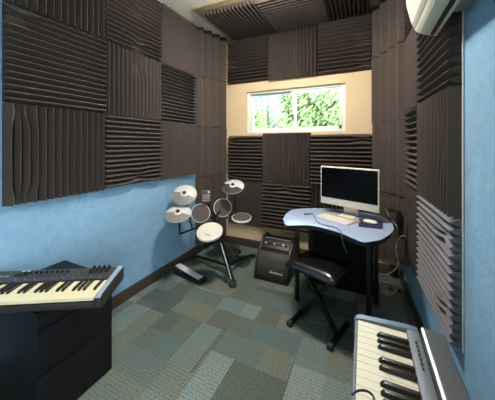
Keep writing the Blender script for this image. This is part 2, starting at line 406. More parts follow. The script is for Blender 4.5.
# strip of the under-cooler panel nearest the camera, cut lower to clear the cooler
# ceiling foam on a tan board
tag(G().box((-1.62, 2.09, ZC-.015), (.2, YB-.003, ZC-.0005)).build('backing_board', M['tan_board'], loc=(-.7, 2.5, ZC), bevel=.002), 'thin tan board on the ceiling above the foam panels', 'board')
def ceil_p(label, x0, x1, ori, n):
    panel(label, 'foam panels on the ceiling', (x0, 2.865, ZC-.0155), (1,0,0), (0,-1,0), (0,0,-1), x1-x0, .70, ori, n=n, depth=.05)
ceil_p('foam panel on the ceiling with toothed front, left end of the row', -1.55, -.952, 'V', 14)
ceil_p('foam panel on the ceiling with plain front, middle of the row', -.95, -.352, 'H', 14)
ceil_p('foam panel on the ceiling with toothed front, right end of the row', -.35, .05, 'V', 10)

# corner columns: wedge blocks with broad upright ridges
def corner(label, grp, a, b, c, z0, z1, n=4, shift=0):
    a, b, c = Vector((*a, 0)), Vector((*b, 0)), Vector((*c, 0))
    u = (b-a); w = u.length; u.normalize(); nrm = Vector((u.y, -u.x, 0))
    if nrm.dot(Vector((0, 0, 0))-a) < 0: nrm = -nrm
    g = G()
    p = w/n; pts = [Vector(a)]
    for i in range(n):
        for fr, dep in ((.04, .0), (.36, .06), (.56, .06), (.95, .0)):
            pts.append(a+u*min(w, p*(i+fr+shift))+nrm*dep)
    pts.append(b); pts.append(c)
    poly = [(q.x, q.y) for q in pts]
    g.prism(poly, z0, z1)
    mid = (a+b)/2
    return tag(g.build('corner_foam', M['foam'], loc=(mid.x, mid.y, z0), bevel=.004, seg=1, smooth=25), label, 'corner foam', grp)
zl = [(.12, .925), (.93, 1.54), (1.545, 2.145), (2.15, 2.736)]
zr = [(.30, .868), (.872, 1.538), (1.542, 2.205), (2.21, 2.72)]
nm = ['lowest block', 'second block from the floor', 'third block from the floor', 'topmost block']
for i, (z0, z1) in enumerate(zl):
    corner('charcoal corner foam with broad upright folds in the left corner, '+nm[i], 'corner foam in the left corner', (XL+.003, 2.43), (-1.69, YB-.003), (XL+.003, YB-.003), z0, z1, shift=(.05 if i % 2 else -.03))
for i, (z0, z1) in enumerate(zr):
    corner('charcoal corner foam with broad upright folds in the right corner, '+nm[i], 'corner foam in the right corner', (.10, YB-.003), (XR(2.478)-.003, 2.478), (XR(YB-.003)-.003, YB-.003), z0, z1, shift=(.05 if i % 2 else -.03))

# ------------------------------------------------------------------ air conditioner
AY0, AY1 = .72, 1.5
ac = root('air_conditioner', (.345, 1.1, 1.9), 'cream split air conditioner high on the right wall', 'air conditioner')
prof = [(.332, 2.19), (.332, 1.875), (.318, 1.862), (.292, 1.868), (.246, 1.888), (.233, 1.903), (.215, 1.95), (.197, 2.03), (.19, 2.12), (.2, 2.17), (.225, 2.19)]
G().extrude([(x, AY0, z) for x, z in prof], (0, AY1-AY0, 0)).build('body', M['ac'], ac, bevel=.004)
# front panel lip, flap and outlet slot set on the underside
def on_under(x0, z0, x1, z1, y0, y1, th, nm, m):
    a, b = Vector((x0, y0, z0)), Vector((x1, y0, z1)); d = (b-a).normalized(); nn = Vector((d.z, 0, -d.x))
    if nn.z > 0: nn = -nn
    return G().extrude([a, b, b+nn*th, a+nn*th], (0, y1-y0, 0)).build(nm, m, ac, bevel=.0015)
on_under(.249, 1.886, .284, 1.8708, AY0+.03, AY1-.025, .006, 'flap', M['ac_flap'])
on_under(.291, 1.8675, .309, 1.8645, AY0+.03, AY1-.02, .004, 'outlet_slot', M['slot'])
on_under(.2195, 1.9385, .2305, 1.9085, AY0+.01, AY1-.012, .0015, 'panel_seam', M['mark'])
G().box((.3325, AY0+.05, 1.9), (XR(1.3)-.002, 1.35, 2.15)).build('mounting_plate', M['mark'], ac)

# ------------------------------------------------------------------ keyboards
BLACK_AFTER = {0, 1, 3, 4, 5}
def keys(rt, mtx, n, pitch, wl, bl, z, bh, start, mw, mb):
    """white keys from local x=0 growing along +x, front at y=0, back at y=wl"""
    for i in range(n):
        k = G().box((i*pitch+.0007, 0, z-.016), ((i+1)*pitch-.0007, wl, z))
        k.box((i*pitch+.0007, -.003, z-.006), ((i+1)*pitch-.0007, 0, z-.0002))
        k.xf(mtx).build('white_key', mw, rt)
    for i in range(n-1):
        if (i+start) % 7 in BLACK_AFTER:
            x = (i+1)*pitch; h = pitch*.3
            G().add([(x-h, wl-bl, z-.004), (x+h, wl-bl, z-.004), (x+h, wl, z-.004), (x-h, wl, z-.004),
                     (x-h*.8, wl-bl+.012, z+bh), (x+h*.8, wl-bl+.012, z+bh), (x+h*.8, wl, z+bh), (x-h*.8, wl, z+bh)],
                    [(3,2,1,0),(4,5,6,7),(0,1,5,4),(1,2,6,5),(2,3,7,6),(3,0,4,7)]).xf(mtx).build('black_key', mb, rt, bevel=.001, seg=1)

# black storage box under the left keyboard
bx = root('storage_cabinet', (-1.6, .8, 0), 'low black cabinet with drawer lines under the synthesizer at left', 'cabinet')
BX0, BX1, BY0, BY1, BZ = -1.822, -1.349, .616, .985, .55
G().box((BX0, BY0, .001), (BX1-.018, BY1, BZ-.019)).build('body', M['black_lam'], bx, bevel=.002)
G().box((BX0, BY0-.001, BZ-.018), (BX1, BY1+.001, BZ)).build('top', M['black_lam'], bx, bevel=.002)
G().box((BX1-.0175, BY0, .256), (BX1, BY1, BZ-.085)).build('drawer', M['black_lam'], bx, bevel=.002)
G().box((BX1-.0175, BY0, BZ-.081), (BX1, BY1, BZ-.0185)).build('drawer', M['black_lam'], bx, bevel=.002)
G().box((BX1-.0175, BY0, .005), (BX1, BY1, .252)).build('drawer', M['black_lam'], bx, bevel=.002)

# left synthesizer: local x along its length from the right end (to the player's left), y towards the back
KU = Vector((-.866, -.5, 0)).normalized()
KB = Vector((KU.y, -KU.x, 0)); KB = -KB if KB.y < 0 else KB      # towards the back
KC = Q(124, 267, F*.685/123); KC.z = 0                                      # back right corner
KD = .262
KL = .715
Ko = KC-KB*KD
km = frame(Ko, KU, KB, (0,0,1))
ks = root('synthesizer', (*(Ko+KU*.38+KB*.14).xy, BZ), 'black synthesizer keyboard with sliders and silver end, lying on the black cabinet', 'keyboard')
z0, z1 = BZ+.03, .645
# case as a side profile swept along the length
def sweep(poly, x0, x1, mtx):            # poly in (y, z)
    return G().extrude([(x0, y, z) for y, z in poly], (x1-x0, 0, 0)).xf(mtx)
sweep([(0, z0+.012), (.012, z0), (KD-.01, z0), (KD, z0+.01), (KD, z1+.002), (.15, z1-.004), (.15, z1-.024), (0, z1-.028)], .03, KL-.03, km).build('case', M['synth_dark'], ks, bevel=.003)
sweep([(.152, z1-.0035), (KD-.004, z1+.0022), (KD-.004, z1+.0042), (.152, z1-.0015)], .0305, KL-.0305, km).build('control_panel', M['synth'], ks)
for x0 in (0, KL-.0295):
    sweep([(0, z0+.012), (.012, z0), (KD-.01, z0), (KD, z0+.01), (KD, z1+.006), (.13, z1+.001), (.02, z1-.006), (0, z1-.014)], x0, x0+.0295, km).build('end_cap', M['synth_dark'], ks, bevel=.004)
    sweep([(.004, z1-.0125), (.02, z1-.0045), (.13, z1+.0025), (KD-.003, z1+.0075), (KD-.003, z1+.009), (.13, z1+.004), (.02, z1-.003), (.004, z1-.011)], x0+.002, x0+.0275, km).build('end_strip', M['cap_silver'], ks, bevel=.0007)
NW = 27; kp = (KL-.064)/NW
keys(ks, km @ Matrix.Translation((.032, .006, 0)), NW, kp, .142, .09, z1-.008, .010, 1, M['ivory'], M['ebony'])
# row of sliders and round knobs along the back
for i in range(9):
    x = .275+i*.026
    q = G().box((x-.006, .222, z1+.002), (x+.006, .232, z1+.014)); q.xf(km).build('slider', M['black'], ks, bevel=.002)
    G().box((x-.0012, .192, z1+.0005), (x+.0012, .258, z1+.0032)).xf(km).build('slider_slot', M['slot'], ks)
for r in range(2):
    for i in range(4):
        x = .072+i*.026; y = .215+r*.033
        G().lathe([(.0085, 0), (.0085, .006), (.007, .018), (.005, .019)], (x, y, z1+.001), n=14).xf(km).build('knob', M['black'], ks)
G().box((.47, .205, z1+.0005), (.53, .24, z1+.0048)).xf(km).build('display', M['slot'], ks, bevel=.001)
G().box((.478, .246, z1+.0005), (.518, .254, z1+.005)).xf(km).build('name_plate', M['logo'], ks)
for i in range(6):
    G().box((.55+i*.026, .2, z1), (.566+i*.026, .207, z1+.006)).xf(km).build('button', M['mark'], ks, bevel=.001)
for i in range(10):
    G().box((.08+i*.045, .165, z1), (.084+i*.045, .169, z1+.004)).xf(km).build('panel_mark', M['mark'], ks)
for x in (.06, KL-.06):
    for y in (.03, KD-.03):
        p = km @ Vector((x, y, 0))
        if BX0 < p.x < BX1 and BY0 < p.y < BY1:
            G().lathe([(.012, BZ+.0005), (.012, z0+.001)], (x, y, 0), n=14).xf(km).build('rubber_foot', M['rubber'], ks)
for x, y in ((.22, .05), (.25, .2), (.42, .03), (.5, .15)):
    p = km @ Vector((x, y, 0))
    if BX0+.02 < p.x < BX1-.02 and BY0+.02 < p.y < BY1-.02:
        G().lathe([(.012, BZ+.0005), (.012, z0+.001)], (x, y, 0), n=14).xf(km).build('rubber_foot', M['rubber'], ks)

# right silver digital piano: x to the left along -Y (player's left end far? ) local x from far end towards camera
PZ = .73
pm = frame((-.028, .955, 0), (0,-1,0), (1,0,0), (0,0,-1)) # placeholder handedness, z flipped below
pm = Matrix(((0,1,0,-.028),(-1,0,0,.955),(0,0,1,0),(0,0,0,1)))   # local x -> -Y, local y -> +X, z up
pk = root('digital_piano', (.07, .5, .62), 'silver grey digital piano with cream keys along the right wall', 'keyboard')
PL = .93
sweep([(0, PZ-.075), (.006, PZ-.085), (.176, PZ-.085), (.182, PZ-.08), (.182, PZ-.02), (.012, PZ-.02), (.01, PZ-.004), (.004, PZ-.002), (0, PZ-.006)], .026, PL-.026, pm).build('case', M['piano'], pk, bevel=.002)
for x0 in (0, PL-.025):
    sweep([(-.004, PZ-.07), (.006, PZ-.085), (.182, PZ-.085), (.182, PZ+.012), (.15, PZ+.014), (.02, PZ+.006), (.004, PZ+.002), (-.004, PZ-.01)], x0, x0+.025, pm).build('end_block', M['piano_end'], pk, bevel=.005)
keys(pk, pm @ Matrix.Translation((.028, .0125, 0)), 35, .025, .136, .088, PZ, .011, 2, M['ivory_cool'], M['ebony'])
sweep([(.1485, PZ-.0195), (.182, PZ-.0195), (.182, PZ+.013), (.155, PZ+.013), (.1485, PZ+.009)], .0255, PL-.0255, pm).build('control_strip', M['piano'], pk, bevel=.002)
for i in range(7):
    G().box((.075+i*.016, .164, PZ+.012), (.084+i*.016, .170, PZ+.0155)).xf(pm).build('button', M['synth_dark'], pk, bevel=.001)
sweep([(.1835, PZ-.085), (.245, PZ-.085), (.249, PZ-.08), (.249, PZ+.016), (.243, PZ+.022), (.197, PZ+.026), (.1895, PZ+.02), (.1835, PZ-.0)], .02, PL-.02, pm).build('speaker_hood', M['piano_hood'], pk, bevel=.003)
sweep([(.1895, PZ+.0205), (.194, PZ+.0245), (.195, PZ+.0262), (.192, PZ+.0255), (.1885, PZ+.0225)], .02, PL-.02, pm).build('edge_highlight', M['silver'], pk)  # highlight along the rounded hood edge, laid on as a silver strip
for x in (.03, .14, .25, .36):
    G().lathe([(.0032, 0), (.0032, .004), (.002, .005)], (x, .186, PZ+.003), n=10).xf(pm).build('screw_head', M['slot'], pk)
st = root('keyboard_stand', (.07, .5, 0), 'black folding stand under the silver digital piano', 'stand')
for y in (.28, .78):
    G().bar((-.0, y, .63), (.19, y, .63), .03, .03).build('cross_bar', M['black_metal'], st, bevel=.003)
    G().bar((-.02, y, .016), (.24, y, .016), .03, .03).build('foot_bar', M['black_metal'], st, bevel=.003)
G().bar((.09, .28, .032), (.09, .78, .613), .028, .028).build('leg', M['black_metal'], st, bevel=.003)
G().bar((.125, .78, .032), (.125, .28, .613), .028, .028).build('leg', M['black_metal'], st, bevel=.003)
tag(G().tube(spline([P(352,399,.735)+Vector((.0,.0,.01)), P(357,396,.735)+Vector((0,0,.012)), P(364,395.5,.735)+Vector((0,0,.012)), P(370,398,.735)+Vector((0,0,.012)), P(374,404,.735)+Vector((0,0,.01)), P(370,420,.735)+Vector((0,0,.01))]), .0028, 8).build('headphone_cable', M['black'], loc=P(362,400,.735)), 'thin black cable looped over the cream keys of the silver piano', 'cable')

# ------------------------------------------------------------------ desk and computer
DZ = .725
outline = [P(283,219,DZ), P(284.6,223,DZ), P(287,225.2,DZ), P(297,225.2,DZ), P(313,225.6,DZ), P(337,231.5,DZ), P(356,239.3,DZ), P(362.5,241.6,DZ), P(366.5,242,DZ), P(371,241.3,DZ), P(383,238.5,DZ), P(393.6,229.5,DZ), P(389.5,220,DZ)]
outline += [Vector((.115, 2.36, DZ)), Vector((-.05, 2.43, DZ)), Vector((-.33, 2.42, DZ)), P(297,208.8,DZ), P(287,213,DZ)]
sm = spline(outline+[outline[0]], 5)[:-1]
dk = root('desk', (-.2, 2.1, 0), 'crescent shaped desk with pale blue top and black legs by the back wall', 'desk')
poly = [(p.x, p.y) for p in sm]
G().prism(poly, DZ-.005, DZ).build('desk_top', M['desk'], dk, bevel=.001)
cen = Vector((sum(p[0] for p in poly)/len(poly), sum(p[1] for p in poly)/len(poly)))
G().prism([tuple(cen+(Vector(p)-cen)*.992) for p in poly], DZ-.03, DZ-.0052).build('edge_band', M['black'], dk)
for x, y in ((-.515, 2.09), (-.45, 2.32), (.03, 2.03), (.09, 2.33)):
    l = G().box((x-.017, y-.017, .012), (x+.017, y+.017, DZ-.031)).build('leg', M['black_metal'], dk, bevel=.004)
    G().lathe([(.02, .0005), (.02, .008), (.012, .0115)], (x, y, 0), n=16).build('foot', M['black'], l)
G().box((-.43, 2.31, .06), (.07, 2.325, DZ-.032)).build('modesty_panel', M['black_lam'], dk, bevel=.002)
G().bar((-.497, 2.09, .66), (.012, 2.035, .66), .025, .04).build('rail', M['black_metal'], dk, bevel=.003)

mc = Vector((-.127, 2.228, 0)); mu = Vector((.46, -.181, 0)).normalized(); mb = Vector((-mu.y, mu.x, 0))
mb = mb if mb.y > 0 else -mb
mm = frame(mc, mu, mb, (0,0,1))
im = root('desktop_computer', (mc.x, mc.y, DZ), 'white all-in-one desktop computer with a dark screen on the pale blue desk', 'computer')
W2 = .248
G().box((-W2, 0, .80), (W2, .014, 1.134)).xf(mm).build('housing', M['imac'], im, bevel=.004, seg=3)
G().box((-W2+.010, -.0025, .859), (W2-.010, -.0002, 1.122)).xf(mm).build('screen', M['screen'], im, bevel=.0008)
G().extrude([(-.062, .07, DZ+.006), (-.062, .079, DZ+.006), (-.062, .034, .93), (-.062, .0145, .93), (-.062, .0145, .92), (-.062, .024, .9)], (.124, 0, 0)).xf(mm).build('neck', M['imac'], im, bevel=.002)
G().box((-.065, -.045, DZ+.0006), (.065, .075, DZ+.0056)).xf(mm).build('stand_foot', M['imac'], im, bevel=.002)
# tan strip, keyboard, mouse, mat
def quad(name, a, b, c, d, th, m, label, cat, bevel=.002):
    pts = [Vector(q) for q in (a, b, c, d)]; z = min(p.z for p in pts)
    o = sum(pts, Vector())/4
    return tag(G().prism([(p.x, p.y) for p in pts], z, z+th).build(name, m, loc=(o.x, o.y, z), bevel=bevel), label, cat)
kz = DZ+.0008
a, b = P(319, 217.6, kz), P(343, 224.6, kz)
ku = (b-a).normalized(); kb = Vector((-ku.y, ku.x, 0)); kb = kb if kb.y > 0 else -kb
kl = .285; a = (a+b)/2-ku*kl/2
kbm = frame(a, ku, kb, (0,0,1))
kr = root('computer_keyboard', (a+ku*kl/2+kb*.055)[:], 'slim white computer keyboard in front of the monitor', 'computer keyboard')
G().extrude([(0,0,0),(0,.115,0),(0,.115,.011),(0,0,.006)], (kl,0,0)).xf(kbm).build('body', M['imac'], kr, bevel=.002)
for r in range(5):
    for c in range(13):
        if r == 0 and 4 <= c <= 7:
            if c > 4: continue
            x0, x1 = 4, 8
        else: x0, x1 = c, c+1
        pw = (kl-.012)/13; y = .006+r*.0212; zz = .006+.005*(y/.115)
        G().box((.006+x0*pw+.001, y, zz-.001), (.006+x1*pw-.001, y+.0185, zz+.0035)).xf(kbm).build('key', M['white_plastic'], kr)
ts = frame(a+kb*.120-ku*.035, ku, kb, (0,0,1))
wt = root('wooden_strip', (a+kb*.135+ku*.1)[:], 'narrow light wooden strip lying behind the white computer keyboard', 'strip')
G().box((0, 0, 0), (kl+.06, .034, .010)).xf(ts).build('wood_bar', M['wood'], wt, bevel=.0015)
G().box((.004, .006, .0101), (kl+.056, .009, .0106)).xf(ts).build('groove', M['mark'], wt)
pd_ = [P(358.8,218.9,kz), P(383,221.8,kz), P(382.8,229.3,kz), P(358.5,226.8,kz)]
quad('mouse_mat', pd_[0], pd_[1], pd_[2], pd_[3], .003, M['navy'], 'navy blue mouse mat on the right of the desk', 'mouse mat', .001)
mp = P(370.3, 222.6, kz+.004)
g = G(); nn = 12; sect = []
mo = root('computer_mouse', (mp.x, mp.y, kz+.004), 'white computer mouse on the navy mat', 'mouse')
mdir = mu
rows = [(.001, 0), (.9, .0), (1, .004), (.97, .010), (.8, .016), (.5, .0195), (.2, .0205)]
k0 = 0; n = 24
for r, h in rows:
    for j in range(n):
        an = 2*PI*j/n; ex = math.copysign(abs(math.cos(an))**.8, math.cos(an)); ey = math.copysign(abs(math.sin(an))**.8, math.sin(an))
        g.v.append(Vector((mp.x, mp.y, kz+.0042))+mu*(r*.052*ex)+mb*(r*.03*ey)+Vector((0,0,h)))
for i in range(len(rows)-1):
    for j in range(n): g.f.append((i*n+j, i*n+(j+1)%n, (i+1)*n+(j+1)%n, (i+1)*n+j))
g.f.append(tuple(range((len(rows)-1)*n, len(rows)*n))); g.f.append(tuple(range(n-1,-1,-1)))
g.build('shell', M['white_plastic'], mo, smooth=60)
# teal cable, small black plug, power cords
cz = DZ+.004
tag(G().tube(spline([P(313,213.5,cz), P(315,217.5,cz), P(318,222.5,cz), P(326,225.3,cz), P(334,227,cz), P(338,229.2,cz), P(341,232.3,cz+.002), Vector(P(343,234,cz))+Vector((0,-.012,-.05)), Vector(P(345,236,cz))+Vector((.01,.02,-.12))]), .003, 8).build('desk_cable', M['teal_cable'], loc=P(326,224.5,DZ)), 'teal cable crossing the desk and hanging over its front edge', 'cable')
cl = root('cable_clip', P(305,213.5,DZ), 'small dark plug lying on the left half of the desk', 'plug')
p0, p1 = P(303.5,214,cz+.003), P(308,213.8,cz+.003)
G().tube([p0, p0.lerp(p1,.2), p1], [.003, .007, .007], 10).build('plug_body', M['teal_cable'], cl)
G().tube([p1, P(313,213.5,cz+.001)], [.004, .0028], 8).build('plug_tail', M['rubber'], cl)
G().tube(spline([mm @ Vector((.2, .0145, .83)), P(384,208,.80), P(389.5,216,.745), P(393,222,.735), Vector((.222, 2.14, .70)), Vector((.225, 2.2, .5))]), .003, 8).build('power_cable', M['mark'], im)
tag(G().tube(spline([Q(406,236,1.97), Q(401,236.5,2.0), Q(397,243,2.1), Q(396.8,254,2.1), Q(398,264,2.1), Q(392,272,2.12), Q(381,275.8,2.2), Q(372,277,2.3), Vector((.03, 2.36, .12)), P(378,300,.006)]), .005, 8).build('extension_cable', M['white_plastic'], loc=Q(397,254,2.1)), 'white power cable looping down the right corner behind the desk', 'cable')
ob = root('wall_outlet', (.25, 2.48, .7), 'black outlet box low in the right corner', 'outlet')
oc = Vector((.205, 2.56, .0))
om = frame((.262, 2.515, 0), Vector((.75, -.66, 0)).normalized(), (0,0,1), Vector((-.66, -.75, 0)).normalized())
G().box((-.05, .60, .022), (.05, .76, .052)).xf(om).build('box', M['black'], ob, bevel=.004)
G().box((-.03, .65, .0525), (.03, .74, .056)).xf(om).build('face_plate', M['rubber'], ob, bevel=.002)
ad = P(384,291,.0)
pa = root('power_adapter', (ad.x, ad.y, 0), 'white power adapter on the floor by the right desk legs', 'adapter')
G().box((ad.x-.035, ad.y-.05, .001), (ad.x+.035, ad.y+.05, .035)).build('brick', M['brick'], pa, bevel=.006, seg=3)
lp = []
for k in range(34):
    an = k*2*PI/16; lp.append(Vector((ad.x+.0+.085*math.cos(an)+.004*k/8, ad.y-.0+.10*math.sin(an), .008+.0012*k)))
G().tube([Vector((ad.x+.033, ad.y, .015))]+lp, .0035, 6).build('coiled_cord', M['white_plastic'], pa)

# ------------------------------------------------------------------ stool
sc = Vector((-.303, 1.86, 0)); su = Vector((.952, -.305, 0)).normalized(); sb = Vector((.305, .952, 0)).normalized()
smx = frame(sc, su, sb, (0,0,1))
sl = root('keyboard_bench', (sc.x, sc.y, 0), 'black padded keyboard bench with crossed legs in front of the desk', 'stool')
g = G(); nx, ny = 16, 12; hw, hd = .19, .148
top = lambda i, j: (-hw+2*hw*i/nx, -hd+2*hd*j/ny)
def cush(x, y):
    e = max(abs(x)/hw, abs(y)/hd); r = min(1, (1-e)/.4); return .448+.034*(1-(1-r)**2)
vi = {}
for i in range(nx+1):
    for j in range(ny+1):
        x, y = top(i, j); vi[i, j] = len(g.v); g.v.append(Vector((x, y, cush(x, y)-.012*(x/hw)**2*0)))
for i in range(nx):
    for j in range(ny): g.f.append((vi[i,j], vi[i+1,j], vi[i+1,j+1], vi[i,j+1]))
rim = [vi[i,0] for i in range(nx)]+[vi[nx,j] for j in range(ny)]+[vi[i,ny] for i in range(nx,0,-1)]+[vi[0,j] for j in range(ny,0,-1)]
b0 = len(g.v); g.v += [Vector((g.v[q].x, g.v[q].y, .425)) for q in rim]; L_ = len(rim)
for q in range(L_): g.f.append((rim[q], b0+q, b0+(q+1)%L_, rim[(q+1)%L_]))
g.f.append(tuple(b0+q for q in range(L_)))
g.xf(smx).build('seat', M['vinyl'], sl, smooth=50)
G().box((-.15, -.11, .409), (.15, .11, .4245)).xf(smx).build('seat_board', M['black'], sl, bevel=.002)
for sgn in (-1, 1):
    fb = G().bar((sgn*.155, -.14, .0185), (sgn*.155, .14, .0185), .028, .028).xf(smx).build('foot_bar', M['black_metal'], sl, bevel=.003)
    for yy in (-.142, .142):
        G().box((sgn*.155-.018, yy-.016, .0005), (sgn*.155+.018, yy+.016, .036)).xf(smx).build('rubber_cap', M['rubber'], fb, bevel=.004)
    G().bar((sgn*.14, -.015*sgn-.0, .0335), (-sgn*.12, -.015*sgn, .395), .028, .028).xf(smx).build('leg', M['black_metal'], sl, bevel=.003)
    G().bar((-sgn*.12, -.1, .395), (-sgn*.12, .1, .395), .026, .026).xf(smx).build('seat_rail', M['black_metal'], sl, bevel=.003)
G().lathe([(.013, -.035), (.013, .035)], (0.01, 0, .214), (0,1,0), 14).xf(smx).build('pivot_bolt', M['black_metal'], sl)

# ------------------------------------------------------------------ amplifier
AX0, AX1 = -.985, -.645
am = root('drum_amplifier', (-.815, 2.4, 0), 'black wedge drum amplifier with curved grille on the carpet by the back wall', 'amplifier')
side = [(2.245, .0), (2.235, .03), (2.255, .12), (2.30, .20), (2.365, .27), (2.44, .325), (2.47, .345), (2.60, .345), (2.66, .30), (2.66, .0)]
for x0 in (AX0, AX1-.022):
    G().extrude([(x0, y, z+.004) for y, z in side], (.022, 0, 0)).build('side_cheek', M['black'], am, bevel=.005, seg=2)
ins = [(2.262, .008), (2.262, .035), (2.278, .12), (2.318, .19), (2.375, .252), (2.44, .30), (2.475, .33), (2.59, .33), (2.645, .29), (2.645, .008)]
G().extrude([(AX0+.0225, y, z) for y, z in ins], (AX1-AX0-.045, 0, 0)).build('cabinet', M['black_lam'], am)
gr = [(2.262, .045), (2.275, .12), (2.314, .19), (2.362, .242)]
pts = spline([(AX0+.024, y-.002, z) for y, z in gr], 6)
pg = [(p.x, p.y, p.z) for p in pts]+[(p.x, p.y-.008, p.z+.003) for p in reversed(pts)]
G().extrude(pg, (AX1-AX0-.048, 0, 0)).build('grille', M['grille'], am)
G().extrude([(AX0+.024, 2.258, .010), (AX0+.024, 2.25, .010), (AX0+.024, 2.25, .04), (AX0+.024, 2.258, .04)], (AX1-AX0-.048, 0, 0)).build('kick_strip', M['black'], am, bevel=.002)
cp0, cp1 = Vector((AX0+.03, 2.385, .266)), Vector((AX0+.03, 2.462, .325))
dn = (cp1-cp0).normalized(); nn_ = Vector((0, -dn.z, dn.y))
G().extrude([cp0-nn_*.004, cp1-nn_*.004, cp1+nn_*.005, cp0+nn_*.005], (AX1-AX0-.06, 0, 0)).build('control_panel', M['synth_dark'], am, bevel=.001)
for i in range(8):
    c = cp0.lerp(cp1, .5)+nn_*.0052+Vector((.03+i*.031, 0, 0))
    G().lathe([(.010, 0), (.009, .014), (.006, .016)], c, nn_, 14).build('knob', M['silver'] if i % 3 == 0 else M['rubber'], am)
G().bar((AX0+.03, 2.472, .3385), (AX1-.03, 2.472, .3385), .012, .006).build('top_trim', M['mark'], am)
def text_mesh(s, name, m, size, mtx, parent, shear=0, ext=.001):
    cu = bpy.data.curves.new(name, 'FONT'); cu.body = s; cu.size = size; cu.extrude = ext; cu.shear = shear; cu.align_x = 'CENTER'
    to = bpy.data.objects.new(name+'_tmp', cu); COL.objects.link(to)
    dg = bpy.context.evaluated_depsgraph_get(); me = bpy.data.meshes.new_from_object(to.evaluated_get(dg))
    bpy.data.objects.remove(to); bpy.data.curves.remove(cu)
    off = OFF[parent.name]
    me.transform(Matrix.Translation(-off) @ mtx); me.name = name
    me.materials.clear(); me.materials.append(m)
    o = bpy.data.objects.new(name, me); COL.objects.link(o); o.parent = parent; OFF[o.name] = off; return o
tv = Vector((0, .013, .075)).normalized(); tn = Vector((0, -tv.z, tv.y))
text_mesh('Simmons', 'logo_lettering', M['logo'], .036, frame(Vector((-.765, 2.2565, .085)), (1,0,0), tv, tn), am, shear=.25)

# ------------------------------------------------------------------ electronic drum kit
dr = root('electronic_drum_kit', (-1.4, 2.4, 0), 'compact electronic drum kit with pale cymbal pads in the left back corner', 'drum kit')
hub = Vector((-1.36, 2.40, .34))
snare = Q(209.5, 231, 2.35)
ffoot = P(233, 284, .02)
BM = M['black_metal']
# front main leg up to the snare, side legs, rear leg
colm = Vector((-1.40, 2.42, .16))
topn = snare+Vector((.02, .12, -.06))
l1 = G().tube([ffoot+Vector((0,0,.02)), ffoot.lerp(topn, .5), topn], .021, 14).build('front_leg', BM, dr)
G().lathe([(.038, -.019), (.04, -.006), (.03, .025), (.022, .03)], ffoot+Vector((0,0,.0)), (0,0,1), 18).build('rubber_foot', M['rubber'], l1)
G().bar(ffoot.lerp(topn, .1)+Vector((.010,-.019,.010)), ffoot.lerp(topn, .8)+Vector((.010,-.019,.010)), .011, .005).build('steel_strip', M['pale_metal'], l1)
lf, rf = Vector((-1.785, 2.33, .03)), Vector((-1.17, 2.66, .03))
mid = ffoot.lerp(topn, .42)+Vector((-.06,.12,-.1)); mid.z = .10
for e_, nmx in ((lf, 'side_leg'), (rf, 'side_leg')):
    q = G().tube(spline([ffoot.lerp(topn, .38), mid, e_.lerp(mid, .35)+Vector((0,0,.015)), e_]), .014, 12).build(nmx, BM, dr)
    G().lathe([(.022, -.0295), (.024, -.02), (.018, .01)], e_, (0,0,1), 16).build('rubber_foot', M['rubber'], q)
# rack: upright behind the snare and cross arms
up0 = mid+Vector((0, .04, -.0)); rk = Q(214, 219, 2.62)
G().tube([up0, rk], .016, 12).build('upright', BM, dr)
G().lathe([(.028, -.03), (.028, .03)], rk, (0,0,1), 16).build('clamp', M['black'], dr)
lend = Q(180, 234, 2.5); rend = Q(254, 217, 2.72)
lend.x = max(lend.x, XL+.06)
G().tube([rk, Q(198, 227, 2.52), lend], .011, 10).build('left_arm', BM, dr)
G().tube([rk, Q(232, 217, 2.68), rend], .011, 10).build('right_arm', BM, dr)
CAMP = Vector((0, 0, CAM_H))
def pad(c, r, nrm, nm, head, rimm, th=.03, stem=None, mark=False):
    nrm = Vector(nrm).normalized()
    o = G().lathe([(r*.55, -th-.018), (r*.8, -th), (r, -th*.8), (r, -.002), (r*.97, .002), (r*.93, .0025), (r*.93, -.001)], c, nrm, 36).build(nm, rimm, dr)
    G().lathe([(r*.925, -.0008), (r*.925, .0012), (r*.6, .003), (.001, .0034)], c, nrm, 36).build('playing_head', head, o)
    if stem is not None:
        G().tube([c-nrm*(th+.012), stem], .009, 10).build('pad_arm', BM, o)
    return o
# pads: snare, two toms, floor tom; normals lean towards the drum throne
view = lambda c: (CAMP-c).normalized()
s_o = pad(snare, .124, (.12, -.36, .92), 'snare_pad', M['mesh_head'], M['white_plastic'], .026, topn)
u_ = Vector((1, 0, 0)); n_ = Vector((.12, -.36, .92)).normalized(); u_ = (u_-n_*u_.dot(n_)).normalized(); v_ = n_.cross(u_)
mk = snare+n_*.0036-v_*.06+u_*.015
G().extrude([mk-u_*.03, mk+u_*.03, mk+u_*.03+v_*.012, mk-u_*.03+v_*.012], n_*.0006).build('printed_mark', M['mark'], s_o)
t1 = Q(200.7, 213, 2.58); t2 = Q(222.6, 207.5, 2.72); t3 = Q(241.6, 217, 2.62)
pad(t1, .098, view(t1)+Vector((.0, 0, .15)), 'tom_pad', M['rubber_brown'], M['white_plastic'], .03, rk+Vector((-.01,0,.03)))
pad(t2, .1, view(t2)+Vector((.0, 0, .15)), 'tom_pad', M['rubber_brown'], M['white_plastic'], .03, rk+Vector((.02,0,.03)))
pad(t3, .104, (.08, -.15, .95), 'floor_tom_pad', M['rubber_brown'], M['white_plastic'], .02, rend+Vector((0, .0, -.01)))
